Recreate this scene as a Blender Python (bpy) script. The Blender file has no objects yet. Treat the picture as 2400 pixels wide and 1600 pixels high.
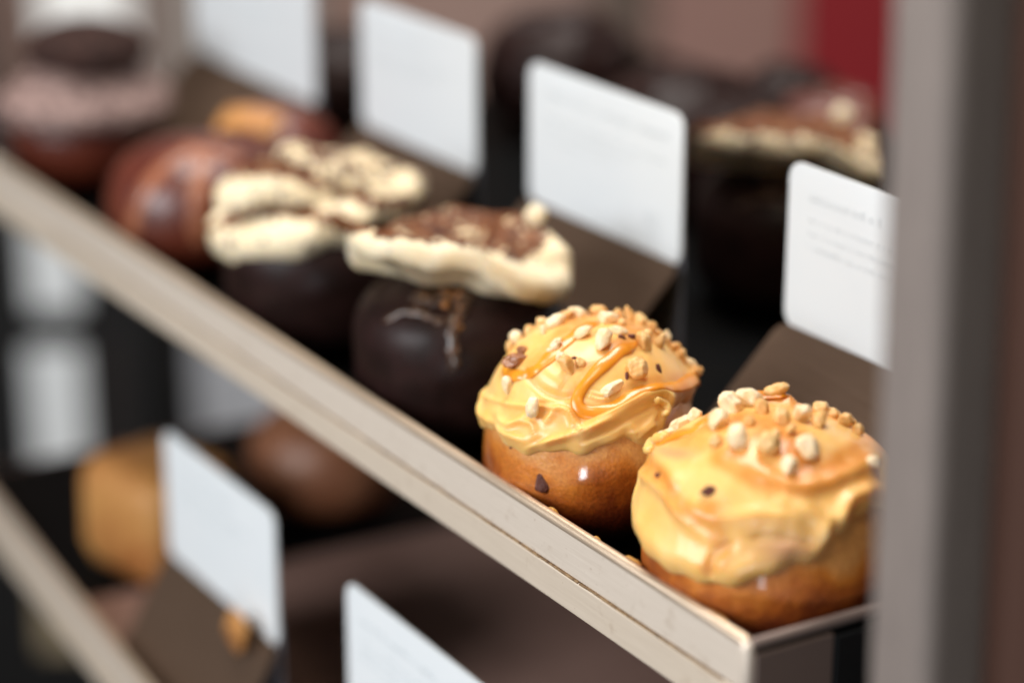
import bpy, bmesh, math, random
import numpy as np
from mathutils import Vector, Matrix
from mathutils.bvhtree import BVHTree

SC = bpy.context.scene
COL = SC.collection
rng = np.random.RandomState(7)
random.seed(7)

# ------------------------------------------------------------------ camera
FPX = 5666.3                      # focal length in pixels of a 2400 px wide frame (85 mm)
th = math.radians(19.294); ya = math.radians(31.29)
CAM = np.array([0.5622, -0.4315, 0.3680])
hv = np.array([-math.cos(ya), math.sin(ya), 0.0])
rv = np.array([hv[1], -hv[0], 0.0])
zv = np.array([0, 0, 1.0])
fw = math.cos(th) * hv - math.sin(th) * zv
up = math.sin(th) * hv + math.cos(th) * zv
def ray(x, y): return fw + rv * ((x - 1200) / FPX) - up * ((y - 800) / FPX)
def onz(x, y, z):
    d = ray(x, y); return CAM + d * ((z - CAM[2]) / d[2])
def ony(x, y, yy):
    d = ray(x, y); return CAM + d * ((yy - CAM[1]) / d[1])
def onwall(x, y, D):
    d = ray(x, y); return CAM + d * (D / d.dot(hv))

cam = bpy.data.cameras.new('camera'); co = bpy.data.objects.new('camera', cam); COL.objects.link(co)
co.location = Vector(CAM)
co.matrix_world = Matrix(((rv[0], up[0], -fw[0], CAM[0]), (rv[1], up[1], -fw[1], CAM[1]), (rv[2], up[2], -fw[2], CAM[2]), (0, 0, 0, 1)))
cam.lens = FPX / 2400 * 36; cam.sensor_width = 36; cam.clip_start = 0.02; cam.clip_end = 50
cam.dof.use_dof = True; cam.dof.focus_distance = 0.872; cam.dof.aperture_blades = 9; cam.dof.aperture_fstop = 2.6
SC.camera = co

# ------------------------------------------------------------------ materials
def new_mat(name, base=(.5, .5, .5), rough=.5, metal=0, sss=0, sssr=(.004, .002, .0008), coat=0, coat_r=.1, spec=.5):
    m = bpy.data.materials.new(name); m.use_nodes = True
    nt = m.node_tree; b = nt.nodes['Principled BSDF']
    b.inputs['Base Color'].default_value = (*base, 1); b.inputs['Roughness'].default_value = rough
    b.inputs['Metallic'].default_value = metal; b.inputs['Specular IOR Level'].default_value = spec
    b.inputs['Coat Weight'].default_value = coat; b.inputs['Coat Roughness'].default_value = coat_r
    if sss:
        b.inputs['Subsurface Weight'].default_value = sss
        b.inputs['Subsurface Radius'].default_value = (sssr[0] / sssr[0], sssr[1] / sssr[0], sssr[2] / sssr[0])
        b.inputs['Subsurface Scale'].default_value = sssr[0]
    return m, nt, b
def noise(nt, scale, detail=4, rough=.55, vec=None, dist=0):
    n = nt.nodes.new('ShaderNodeTexNoise'); n.inputs['Scale'].default_value = scale
    n.inputs['Detail'].default_value = detail; n.inputs['Roughness'].default_value = rough; n.inputs['Distortion'].default_value = dist
    if vec is not None: nt.links.new(vec, n.inputs['Vector'])
    return n.outputs['Fac']
def coords(nt, scale=(1, 1, 1)):
    t = nt.nodes.new('ShaderNodeTexCoord'); m = nt.nodes.new('ShaderNodeMapping'); m.inputs['Scale'].default_value = scale
    nt.links.new(t.outputs['Object'], m.inputs['Vector']); return m.outputs['Vector']
def ramp(nt, fac, stops):
    r = nt.nodes.new('ShaderNodeValToRGB'); e = r.color_ramp.elements
    while len(e) < len(stops): e.new(.5)
    for i, (p, c) in enumerate(stops):
        e[i].position = p; e[i].color = (*c, 1) if len(c) == 3 else c
    nt.links.new(fac, r.inputs['Fac']); return r.outputs['Color']
def mix(nt, fac, a, b, mode='MIX'):
    m = nt.nodes.new('ShaderNodeMix'); m.data_type = 'RGBA'; m.blend_type = mode
    for s, v in ((0, fac), (6, a), (7, b)):
        if hasattr(v, 'is_linked') or isinstance(v, bpy.types.NodeSocket): nt.links.new(v, m.inputs[s])
        else: m.inputs[s].default_value = v if s == 0 else (*v, 1)
    return m.outputs[2]
def bump(nt, b, h, strength=.3, dist=.001):
    n = nt.nodes.new('ShaderNodeBump'); n.inputs['Strength'].default_value = strength; n.inputs['Distance'].default_value = dist
    nt.links.new(h, n.inputs['Height']); nt.links.new(n.outputs['Normal'], b.inputs['Normal'])
def math_node(nt, op, a, b=None):
    m = nt.nodes.new('ShaderNodeMath'); m.operation = op
    for i, v in enumerate((a, b)):
        if v is None: continue
        if isinstance(v, bpy.types.NodeSocket): nt.links.new(v, m.inputs[i])
        else: m.inputs[i].default_value = v
    return m.outputs[0]

M = {}
def variant_mat(key, c1, c2, scale, rough=.4, bs=.3, bd=.0004, bscale=None, **kw):
    m, nt, b = new_mat(key, c1, rough, **kw); v = coords(nt)
    f = noise(nt, scale, 5, vec=v)
    nt.links.new(ramp(nt, f, [(.35, c1), (.65, c2)]), b.inputs['Base Color'])
    bump(nt, b, noise(nt, bscale or scale * 6, 4, vec=v), bs, bd)
    M[key] = m; return m, nt, b

# caramel icing: pale butterscotch with fine pulled striations
m, nt, b = new_mat('icing', rough=.40, sss=.55, sssr=(.0045, .0026, .0010), coat=.16, coat_r=.16); v = coords(nt)
f = noise(nt, 60, 4, vec=v, dist=.6)
c = ramp(nt, f, [(.3, (.84, .465, .125)), (.55, (.87, .525, .17)), (.75, (.90, .60, .245))])
at = nt.nodes.new('ShaderNodeAttribute'); at.attribute_name = 'thin'
c = mix(nt, at.outputs['Fac'], c, (.50, .26, .13))
ag = nt.nodes.new('ShaderNodeAttribute'); ag.attribute_name = 'glaze'
gn = math_node(nt, 'MULTIPLY', ag.outputs['Fac'], ramp(nt, noise(nt, 140, 3, vec=v), [(.3, (.6, .6, .6)), (.7, (1, 1, 1))]))
c = mix(nt, gn, c, (.68, .215, .012))
nt.links.new(c, b.inputs['Base Color'])
h1 = noise(nt, 1, 3, vec=coords(nt, (260, 90, 420)), dist=.8)
h2 = noise(nt, 500, 3, vec=v)
hh = math_node(nt, 'ADD', h1, math_node(nt, 'MULTIPLY', h2, .15))
bump(nt, b, hh, .16, .0005)
M['icing'] = m
# caramel sauce
m, nt, b = variant_mat('caramel', (.70, .235, .010), (.80, .32, .024), 90, rough=.30, bs=.1, bd=.0004, bscale=200, sss=.2, sssr=(.002, .0008, .0002), coat=.25, coat_r=.12)
# fried dough: mottled golden brown, darker near the base, pale upper band
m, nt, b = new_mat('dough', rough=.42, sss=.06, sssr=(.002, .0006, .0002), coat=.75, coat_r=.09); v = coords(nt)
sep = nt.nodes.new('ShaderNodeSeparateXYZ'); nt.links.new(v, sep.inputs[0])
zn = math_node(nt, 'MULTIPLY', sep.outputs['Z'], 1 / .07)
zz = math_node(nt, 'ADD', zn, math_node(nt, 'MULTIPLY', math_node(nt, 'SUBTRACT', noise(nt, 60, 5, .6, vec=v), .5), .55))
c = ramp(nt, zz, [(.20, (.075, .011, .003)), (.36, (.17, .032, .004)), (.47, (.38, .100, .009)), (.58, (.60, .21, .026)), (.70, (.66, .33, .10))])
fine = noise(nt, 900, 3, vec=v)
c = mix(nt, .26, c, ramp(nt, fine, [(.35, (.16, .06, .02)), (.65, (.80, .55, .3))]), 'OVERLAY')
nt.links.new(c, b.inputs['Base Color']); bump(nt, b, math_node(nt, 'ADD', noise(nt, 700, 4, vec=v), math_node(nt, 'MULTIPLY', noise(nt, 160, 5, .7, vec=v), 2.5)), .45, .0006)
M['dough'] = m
m2 = m.copy(); m2.name = 'dough_dull'; b2 = m2.node_tree.nodes['Principled BSDF']; b2.inputs['Coat Weight'].default_value = .12; b2.inputs['Roughness'].default_value = .5; M['dough_dull'] = m2
variant_mat('raisin', (.07, .014, .008), (.13, .03, .014), 500, rough=.35, bs=.7, bd=.0006, coat=.3)
variant_mat('nut_pale', (.86, .62, .33), (.92, .76, .52), 220, rough=.5, bs=.5, bd=.0005, bscale=1100, sss=.2, sssr=(.0015, .0009, .0004), coat=.15)
variant_mat('nut_tan', (.72, .36, .09), (.84, .56, .24), 200, rough=.45, bs=.5, bd=.0005, bscale=1100, sss=.2, sssr=(.0015, .0008, .0003), coat=.2)
variant_mat('nut_brown', (.24, .075, .018), (.50, .20, .06), 260, rough=.42, bs=.6, bd=.0006, bscale=1000, coat=.25)
variant_mat('nut_skin', (.08, .016, .01), (.17, .042, .022), 400, rough=.5, bs=.6, bd=.0005, bscale=1500)
variant_mat('burnt', (.012, .004, .006), (.03, .008, .01), 500, rough=.4)
variant_mat('chocolate', (.022, .009, .008), (.012, .005, .004), 80, rough=.48, bs=.5, bd=.0012, bscale=110, spec=.16, coat=.06, coat_r=.25)
variant_mat('choc_crust', (.12, .045, .012), (.02, .008, .004), 320, rough=.28, bs=1.0, bd=.003, bscale=420, coat=.9, coat_r=.08)
variant_mat('gold_glint', (.45, .19, .04), (.28, .09, .02), 300, rough=.25, bs=.8, bd=.001, bscale=900, coat=.6)  # gold colour stands for warm highlights on the crust
variant_mat('choc_mound', (.060, .028, .022), (.012, .006, .005), 170, rough=.75, bs=1, bd=.002, bscale=400, spec=.2)
variant_mat('choc_light', (.36, .25, .225), (.06, .028, .023), 170, rough=.6, bs=.9, bd=.002, bscale=300, spec=.3)
variant_mat('red_brown', (.07, .012, .007), (.13, .025, .010), 40, rough=.42, bs=.35, bd=.0015, bscale=80, coat=.3, coat_r=.25)
variant_mat('glaze_line', (.26, .08, .035), (.32, .12, .06), 90, rough=.4, coat=.2)
variant_mat('gold_pastry', (.54, .27, .08), (.34, .12, .03), 28, rough=.55, bs=.6, bd=.002, bscale=150)
variant_mat('brown_bun', (.30, .13, .065), (.20, .07, .03), 40, rough=.45, bs=.3, bd=.002, bscale=120)
# cream with a dusting of cocoa
m, nt, b = new_mat('cream', spec=.25, rough=.55, sss=.25, sssr=(.004, .0025, .0012)); v = coords(nt)
at = nt.nodes.new('ShaderNodeAttribute'); at.attribute_name = 'cocoa'
n1 = noise(nt, 230, 6, .75, vec=v); n2 = noise(nt, 90, 3, vec=v)
t = math_node(nt, 'ADD', math_node(nt, 'MULTIPLY', at.outputs['Fac'], 1.0), math_node(nt, 'ADD', math_node(nt, 'MULTIPLY', math_node(nt, 'SUBTRACT', n1, .5), 1.8), math_node(nt, 'SUBTRACT', n2, .5)))
fac = ramp(nt, t, [(.36, (0, 0, 0)), (.52, (1, 1, 1))])
creamc = ramp(nt, n2, [(.3, (.84, .68, .42)), (.7, (.88, .78, .58))])
cocoac = ramp(nt, n1, [(.35, (.26, .09, .025)), (.6, (.05, .013, .005))])
nt.links.new(mix(nt, fac, creamc, cocoac), b.inputs['Base Color']); bump(nt, b, n1, .35, .0006)
M['cream'] = m
# metals
def metal(key, c1, c2, rough, met, streak=(6, 300, 300), bs=.25, stains=False):
    m, nt, b = new_mat(key, c1, rough, met); v = coords(nt, streak)
    s = noise(nt, 6, 6, .7, vec=v)
    c = ramp(nt, s, [(.3, c1), (.7, c2)])
    if stains:
        w = coords(nt)
        st = ramp(nt, noise(nt, 95, 6, .65, vec=w), [(.58, (0, 0, 0)), (.70, (1, 1, 1))])
        c = mix(nt, math_node(nt, 'MULTIPLY', st, .26), c, (.34, .22, .12))
        dr = ramp(nt, noise(nt, 420, 2, .5, vec=w), [(.70, (0, 0, 0)), (.75, (1, 1, 1))])
        c = mix(nt, math_node(nt, 'MULTIPLY', dr, .35), c, (.30, .17, .08))
    nt.links.new(c, b.inputs['Base Color'])
    nt.links.new(ramp(nt, s, [(.3, (rough - .06,) * 3), (.7, (rough + .08,) * 3)]), b.inputs['Roughness'])
    bump(nt, b, s, bs, .0004); M[key] = m
metal('tray_metal', (.70, .60, .495), (.79, .69, .585), .42, .22, stains=True)
metal('rim_metal', (.62, .47, .33), (.72, .58, .44), .32, .6)
metal('rail_metal', (.67, .56, .44), (.75, .64, .515), .42, .22, stains=True)
metal('shaded_metal', (.17, .125, .11), (.22, .17, .145), .45, .3)  # end-facing metal, its shade put into a darker colour
metal('steel', (.20, .165, .148), (.29, .24, .21), .58, .25, streak=(200, 200, 8))
metal('bronze_plate', (.095, .060, .040), (.125, .080, .054), .36, .35, streak=(8, 300, 300), bs=.05)
variant_mat('tray_black', (.0025, .003, .0035), (.004, .004, .004), 50, rough=.6, spec=.05)  # near-black colour stands in for the shade inside the upper tray
variant_mat('lower_floor', (.24, .14, .11), (.33, .20, .16), 9, rough=.55, bs=.1)
variant_mat('residue', (.34, .22, .11), (.12, .065, .03), 500, rough=.7, bs=.6)
variant_mat('smear', (.86, .50, .13), (.72, .36, .08), 300, rough=.35, bs=.7, bd=.001, coat=.4)
variant_mat('card', (.78, .82, .84), (.80, .835, .85), 20, rough=.55, bs=.03)
variant_mat('ink', (.71, .75, .77), (.73, .765, .785), 60, rough=.6)
variant_mat('end_black', (.006, .008, .009), (.010, .011, .012), 30, rough=.5, spec=.25)  # black for the dark reflection and dark hollow at the tray end
variant_mat('acrylic', (.12, .13, .15), (.17, .16, .18), 30, rough=.2)
def flat(key, c, rough=.7): variant_mat(key, c, tuple(x * .9 for x in c), 2.5, rough=rough, bs=.05)
flat('wall', (.40, .27, .23)); flat('taupe', (.36, .31, .28)); flat('dark_taupe', (.13, .095, .075)); flat('pinkish', (.33, .19, .16))
flat('red', (.26, .006, .012)); flat('brown', (.13, .058, .038)); flat('cabinet', (.003, .003, .0035)); flat('cab_brown', (.018, .013, .012))
flat('white_box', (.50, .52, .56)); flat('khaki', (.34, .27, .17)); flat('black_wall', (.012, .012, .014)); flat('floor', (.05, .04, .035))
m, nt, b = new_mat('window_glow', (.6, .6, .58), .5); b.inputs['Emission Color'].default_value = (1, .99, .96, 1); b.inputs['Emission Strength'].default_value = .5; M['window_glow'] = m

# ------------------------------------------------------------------ object helpers
def props(o, label=None, cat=None, group=None, kind=None):
    if label: o['label'] = label
    if cat: o['category'] = cat
    if group: o['group'] = group
    if kind: o['kind'] = kind
def empty(name, loc, label, cat, group=None, rz=0):
    o = bpy.data.objects.new(name, None); COL.objects.link(o); o.location = Vector(loc); o.rotation_euler = (0, 0, rz)
    o.empty_display_size = .01; props(o, label, cat, group); return o
def build(name, verts, faces, mat, parent=None, smooth=True, world=True, attrs=None):
    verts = np.asarray(verts, float)
    if parent is not None and world:      # verts given in world space, stored relative to the thing
        Mi = np.array(root_matrix(parent).inverted())
        verts = verts @ Mi[:3, :3].T + Mi[:3, 3]
    me = bpy.data.meshes.new(name); me.from_pydata(verts.tolist(), [], [tuple(int(i) for i in f) for f in faces]); me.update()
    if smooth: me.polygons.foreach_set('use_smooth', [True] * len(me.polygons))
    for k, a in (attrs or {}).items():
        at = me.attributes.new(k, 'FLOAT', 'POINT'); at.data.foreach_set('value', np.asarray(a, float))
    me.materials.append(M[mat])
    o = bpy.data.objects.new(name, me); COL.objects.link(o)
    if parent is not None: o.parent = parent
    return o
def root_matrix(o):
    m = o.matrix_basis.copy()
    while o.parent: o = o.parent; m = o.matrix_basis @ m
    return m
def box_vf(lo, hi, bev=0, seg=3):
    bm = bmesh.new(); bmesh.ops.create_cube(bm, size=1)
    lo, hi = np.array(lo, float), np.array(hi, float)
    for v in bm.verts: v.co = Vector((np.array(v.co) + .5) * (hi - lo) + lo)
    if bev: bmesh.ops.bevel(bm, geom=bm.edges[:], offset=bev, segments=seg, profile=.5, affect='EDGES')
    bm.verts.ensure_lookup_table(); vs = np.array([v.co[:] for v in bm.verts]); fs = [[v.index for v in f.verts] for f in bm.faces]; bm.free()
    return vs, fs
def join(parts):
    V, F, n = [], [], 0
    for v, f in parts:
        V.append(v); F += [[i + n for i in q] for q in f]; n += len(v)
    return np.vstack(V), F
def obox(name, lo, hi, mat, parent=None, bev=.001, xf=None, smooth=True):
    v, f = box_vf(lo, hi, bev)
    if xf is not None: v = xf(v)
    o = build(name, v, f, mat, parent, smooth)
    if smooth:
        bpy_mod = o.modifiers.new('wn', 'WEIGHTED_NORMAL'); bpy_mod.keep_sharp = True
    return o

# ------------------------------------------------------------------ buns
class Shape:
    """Round bun: superellipsoid of revolution round a vertical axis, with slow lumps."""
    def __init__(s, cx, cy, a, top, bot, p=2.35, lump=.02, seed=0, zc=None, base_z=0., squash=1.0):
        s.c = np.array([cx, cy, base_z + bot]); s.a, s.top, s.bot, s.p = a, top, bot, p
        r = np.random.RandomState(seed); s.k = r.uniform(-1, 1, (7, 3)); s.k = s.k / np.linalg.norm(s.k, axis=1)[:, None] * r.uniform(1.5, 4.5, (7, 1)); s.ph = r.uniform(0, 6.28, 7); s.lump = lump
    def rad(s, d):
        h = np.hypot(d[:, 0], d[:, 1]) / s.a; v = np.where(d[:, 2] > 0, np.abs(d[:, 2]) / s.top, np.abs(d[:, 2]) / s.bot)
        r = 1 / (h ** s.p + v ** s.p) ** (1 / s.p)
        l = np.sin(d @ s.k.T + s.ph).mean(axis=1)
        return r * (1 + s.lump * l * np.clip(1.2 + d[:, 2], 0, 1))
    def pt(s, d): return s.c + d * s.rad(d)[:, None]
def dirs(T, P): return np.stack([np.cos(T) * np.sin(P), np.sin(T) * np.sin(P), np.cos(P)], -1).reshape(-1, 3)
def grid_faces(nt_, ns, close_top=True):
    F = []
    for j in range(ns - 1):
        for i in range(nt_):
            a = j * nt_ + i; b_ = j * nt_ + (i + 1) % nt_
            F.append((a, a + nt_, b_ + nt_, b_))
    return F
def body_mesh(sh, n=160, m=100):
    T, P = np.meshgrid(np.linspace(0, 2 * np.pi, n, endpoint=False), np.linspace(.001, np.pi - .001, m))
    v = sh.pt(dirs(T, P)); v[:, 2] = np.maximum(v[:, 2], sh.c[2] - sh.bot + .0004)
    return v, grid_faces(n, m)
def bvh(v, f): return BVHTree.FromPolygons([Vector(x) for x in v], [tuple(q) for q in f])
def hit(tree, sh, x, y):
    d = ray(x, y); d = d / np.linalg.norm(d)
    loc, nor, _, _ = tree.ray_cast(Vector(CAM), Vector(d))
    if loc is None:
        t = (sh.c - CAM) @ d; q = CAM + d * t
        loc, nor, _, _ = tree.find_nearest(Vector(q))
    return np.array(loc), np.array(nor)
def densify(P, step=.0008):
    P = np.asarray(P); out = []
    # Catmull-Rom
    Q = np.vstack([2 * P[0] - P[1], P, 2 * P[-1] - P[-2]])
    for i in range(1, len(Q) - 2):
        n = max(2, int(np.linalg.norm(Q[i + 1] - Q[i]) / step))
        for t in np.arange(n) / n:
            out.append(.5 * ((2 * Q[i]) + (-Q[i - 1] + Q[i + 1]) * t + (2 * Q[i - 1] - 5 * Q[i] + 4 * Q[i + 1] - Q[i + 2]) * t * t + (-Q[i - 1] + 3 * Q[i] - 3 * Q[i + 1] + Q[i + 2]) * t ** 3))
    out.append(P[-1]); return np.array(out)
def pdist(V, P):
    out = np.full(len(V), 1e9); arg = np.zeros(len(V))
    for i, p in enumerate(P):
        d = ((V - p) ** 2).sum(1); m_ = d < out; out[m_] = d[m_]; arg[m_] = i / max(1, len(P) - 1)
    return np.sqrt(out), arg
def fbm(V, scale, seed, n=14):
    r = np.random.RandomState(seed); k = r.normal(size=(n, 3)) * scale * r.uniform(.5, 2, (n, 1)); ph = r.uniform(0, 6.28, n)
    return np.sin(V @ k.T + ph).sum(1) / math.sqrt(n)

def make_icing(sh, tree, edge_px, strokes, xf, T=.0034, back_phi=1.75, seed=1, nT=560, nS=200, thin_fn=None, wob=.05, glaze=()):
    """icing sheet: polar grid over the bun, its edge following the outline seen, ridges along strokes"""
    E_ = []
    for (x, y) in edge_px:
        p, _ = hit(tree, sh, *xf(x, y)); d = p - sh.c; E_.append((math.atan2(d[1], d[0]), math.acos(d[2] / np.linalg.norm(d))))
    E_ = np.array(E_); tcam = math.atan2(-hv[1], -hv[0])
    th_rel = (E_[:, 0] - tcam + np.pi) % (2 * np.pi) - np.pi
    o = np.argsort(th_rel); tr, pr = th_rel[o], E_[o, 1]
    g = np.linspace(-np.pi, np.pi, nT, endpoint=False)
    tt = np.concatenate([[-np.pi, tr[0] - .5], tr, [tr[-1] + .5, np.pi]]); pp = np.concatenate([[back_phi, back_phi], pr, [back_phi, back_phi]])
    ph = np.interp(g, tt, pp)
    k = np.exp(-np.linspace(-2, 2, 11) ** 2); k /= k.sum(); ph = np.convolve(np.concatenate([ph[-5:], ph, ph[:5]]), k, 'valid')
    ph += wob * .3 * np.sin(g * 9 + seed) + wob * .25 * np.sin(g * 23 + seed * 2)
    s = np.concatenate([np.linspace(.004, .9, nS - 50), np.linspace(.9, 1, 51)[1:]])
    TT, SS = np.meshgrid(g + tcam, s); PP = SS * ph[None, :]
    d = dirs(TT, PP); base = sh.pt(d); S = SS.reshape(-1)
    rim = np.where(S > .93, np.sqrt(np.clip(1 - ((S - .93) / .07) ** 2, 0, 1)), 1.0)
    h = T * (1 + .35 * np.exp(-((S - .9) / .06) ** 2)) + .00045 * fbm(base, 75, seed) + .00012 * fbm(base, 300, seed + 1)
    for (pts, w, amp) in strokes:
        P3 = densify([hit(tree, sh, *xf(x, y))[0] for x, y in pts])
        dd, arg = pdist(base, P3)
        taper = np.clip(np.minimum(arg, 1 - arg) * 6 + .25, 0, 1)
        h += amp * np.exp(-(dd / w) ** 2) * taper
    gz = np.zeros(len(base))
    for (pts, w, amp) in glaze:      # caramel that has soaked and spread into the icing
        P3 = densify([hit(tree, sh, *xf(x, y))[0] for x, y in pts]); dd, _ = pdist(base, P3)
        g_ = np.exp(-(dd / w) ** 4) * amp; gz = np.maximum(gz, g_); h += .0004 * g_
    h = np.maximum(h, .0010) * rim - .0005 * (S > .995)
    n = d.copy(); n[:, 2] *= .8; n /= np.linalg.norm(n, axis=1)[:, None]
    v = base + n * h[:, None]
    f = grid_faces(nT, len(s)); f.append(tuple(range(nT)))
    thin = thin_fn(base, d, S) if thin_fn else np.zeros(len(v))
    return v, f, (thin, gz)
def ribbon(tree, sh, pts, xf, w0, w1, hgt, lift=0, seg=14):
    P3, N3 = [], []
    for x, y in pts:
        p, n = hit(tree, sh, *xf(x, y)); P3.append(p); N3.append(n)
    D = densify(P3, .0009); V, F = [], []
    n_ = len(D); prevn = None
    for i, p in enumerate(D):
        loc, nor, _, _ = tree.find_nearest(Vector(p)); nor = np.array(nor); q = np.array(loc)
        if prevn is not None: nor = prevn * .7 + nor * .3
        nor /= np.linalg.norm(nor); prevn = nor
        tg = D[min(i + 1, n_ - 1)] - D[max(i - 1, 0)]; tg /= np.linalg.norm(tg) + 1e-12
        s_ = np.cross(nor, tg); s_ /= np.linalg.norm(s_) + 1e-12
        u = i / (n_ - 1); e = min(1, math.sin(min(u, 1 - u) * math.pi) * 5 + .03) if min(u, 1 - u) < .07 else 1
        w = (w0 + (w1 - w0) * u) * e * (1 + .10 * math.sin(u * 17) + .06 * math.sin(u * 41)); hh_ = hgt * e * (1 + .12 * math.sin(u * 23 + 1))
        for k in range(seg):
            a = 2 * math.pi * k / seg
            V.append(q + s_ * math.cos(a) * w / 2 + nor * (math.sin(a) * hh_ + lift))
    for i in range(n_ - 1):
        for k in range(seg):
            a = i * seg + k; b_ = i * seg + (k + 1) % seg; F.append((a, b_, b_ + seg, a + seg))
    F.append(tuple(range(seg))[::-1]); F.append(tuple((n_ - 1) * seg + k for k in range(seg)))
    return np.array(V), F

# chipped nut shapes
def nut_shape(seed):
    r = np.random.RandomState(seed); bm = bmesh.new(); bmesh.ops.create_icosphere(bm, subdivisions=4, radius=1)
    d = np.array([v.co[:] for v in bm.verts]); d /= np.linalg.norm(d, axis=1)[:, None]
    f = [[v.index for v in q.verts] for q in bm.faces]; bm.free()
    N_ = r.normal(size=(8, 3)); N_ /= np.linalg.norm(N_, axis=1)[:, None]; off = r.uniform(.48, .95, 8)
    q = np.clip(d @ N_.T, 1e-3, None) / off
    rad = 1 / (np.sum(q ** 40, 1) + .9) ** (1 / 40)
    rad *= 1 + .05 * fbm(d, 2.5, seed) + .035 * fbm(d, 6, seed + 5) + .014 * fbm(d, 20, seed + 9)
    v = d * rad[:, None]; v /= np.abs(v).max(0)
    return v, f
NUTS = [nut_shape(100 + i) for i in range(10)]
def place_nut(root, tree, sh, x, y, w, h, ang, mat, idx, name='nut_piece', flat_=1.0, sink=.30):
    p, n = hit(tree, sh, x, y); D = (p - CAM) @ fw; sc = D / FPX
    a, b_ = w * sc / 2, h * sc / 2; c_ = min(a, b_) * .95 * flat_
    ca, sa = math.cos(ang), math.sin(ang)
    X = rv * ca + up * sa; Y = -rv * sa + up * ca; Z = -fw
    v, f = NUTS[idx % len(NUTS)]
    V = v[:, :1] * X * a + v[:, 1:2] * Y * b_ + v[:, 2:3] * Z * c_
    if name == 'nut_piece' and idx % 5 in (0, 2, 3):      # a second chip grown onto the first
        v2, f2 = NUTS[(idx + 4) % len(NUTS)]; k_ = .55 + .1 * math.sin(idx * 2.3); o_ = math.sin(idx * 1.7)
        V2 = (v2[:, :1] * .9 * k_ + .50 * math.cos(idx)) * X * a + (v2[:, 1:2] * k_ + .50 * o_) * Y * b_ + (v2[:, 2:3] * k_ + .15) * Z * c_
        V, f = join([(V, f), (V2, f2)])
    ext = min(a, b_, c_)
    V = V + p + n * ext * (1 - 2 * sink) * .9
    o = build(name, V, f, mat, root); return o

def z1(x, y): return 1080 + x / 5.228, 700 + y / 5.228
def z2(x, y): return 1360 + x / 4.9, 700 + y / 4.9
def zA(x, y): return 1050 + x / 2.529, 680 + y / 2.529
def zB(x, y): return 1400 + x / 1.96, 800 + y / 1.96
def zC(x, y): return 400 + x / 1.96, 300 + y / 1.96

# ================================================================== DOUGHNUT 1 (in focus)
def center_from(x, y, yy, zz):
    """x position at depth yy, height zz under image point x"""
    best = None
    for X in np.linspace(-1.2, .2, 2801):
        q = np.array([X, yy, zz]) - CAM; px = 1200 + FPX * (q @ rv) / (q @ fw)
        if best is None or abs(px - x) < best[0]: best = (abs(px - x), X)
    return best[1]
BZ = -.0125      # the tray floor lies below the rim and behind the shelf rail
D1Y = .0440
x1 = center_from(1385, 0, D1Y, .033)
sh1 = Shape(x1, D1Y, .0412, .0515, .0295, p=2.35, seed=3, lump=.03, base_z=BZ)
d1 = empty('caramel_doughnut', (x1, D1Y, BZ), 'caramel iced doughnut with chopped nuts in sharp focus, next to the dark chocolate one', 'doughnut', 'caramel iced doughnuts topped with nuts')
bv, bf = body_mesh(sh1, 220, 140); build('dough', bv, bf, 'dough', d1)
t1 = bvh(bv, bf)
edge1 = [(150, 690), (165, 740), (190, 780), (230, 812), (300, 835), (318, 870), (345, 905), (400, 938), (470, 965), (560, 970), (640, 958), (700, 962), (760, 968), (820, 955), (880, 935), (950, 905), (1040, 890), (1100, 905), (1170, 910), (1215, 900), (1240, 860), (1262, 780), (1330, 700), (1420, 640), (1500, 590), (1560, 540)]
st1 = [
 ([(165, 600), (260, 650), (380, 685), (470, 700), (560, 705), (680, 715), (760, 745)], .0011, .0011),
 ([(200, 640), (235, 740), (300, 800), (390, 865), (500, 900)], .0016, .0013),
 ([(330, 760), (380, 800), (440, 785), (500, 740)], .0012, .0010),
 ([(470, 500), (520, 560), (600, 625), (700, 650), (760, 640)], .0014, -.0013),
 ([(540, 480), (620, 540), (700, 590)], .0030, .0010),
 ([(560, 945), (650, 890), (780, 850), (900, 810), (1000, 770)], .0014, .0014),
 ([(480, 950), (600, 905), (720, 880)], .0010, .0011),
 ([(720, 715), (765, 790), (800, 845)], .0011, .0016),
 ([(590, 800), (660, 720), (720, 730), (745, 800), (740, 860)], .0012, .0010),
 ([(380, 820), (450, 790), (520, 800), (545, 860)], .0013, .0009),
 ([(780, 860), (880, 800), (980, 745), (1080, 690), (1150, 655), (1215, 640), (1262, 662), (1285, 700)], .0022, .0034),
 ([(800, 900), (900, 860), (1000, 810), (1100, 745), (1200, 700)], .0010, -.0012),
 ([(840, 800), (940, 745), (1060, 680), (1150, 630)], .0007, .0008),
 ([(1080, 860), (1100, 885), (1140, 850), (1200, 800)], .0010, .0008),
 ([(900, 930), (1000, 880), (1100, 850), (1180, 780), (1215, 720)], .0012, .0008),
 ([(215, 560), (190, 640), (165, 700), (195, 770)], .0018, .0011),
 ([(830, 640), (900, 665), (960, 660)], .0006, .0006),
 ([(840, 620), (920, 640), (1000, 620)], .0006, .0006),
]
tcam = math.atan2(-hv[1], -hv[0])
def thin1(base, d, S):
    # pinkish thin glaze on the right side of the bun, where the thick icing stops
    px = 1200 + FPX * ((base - CAM) @ rv) / ((base - CAM) @ fw); py = 800 - FPX * ((base - CAM) @ up) / ((base - CAM) @ fw)
    L = np.clip((px - 1550) / 20, 0, 1) * np.clip((py - 885) / 40, 0, 1)
    L2 = np.exp(-(((px - 1590) / 34) ** 2 + ((py - 835) / 38) ** 2)) * .55
    return np.clip(L + L2, 0, 1)
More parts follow.
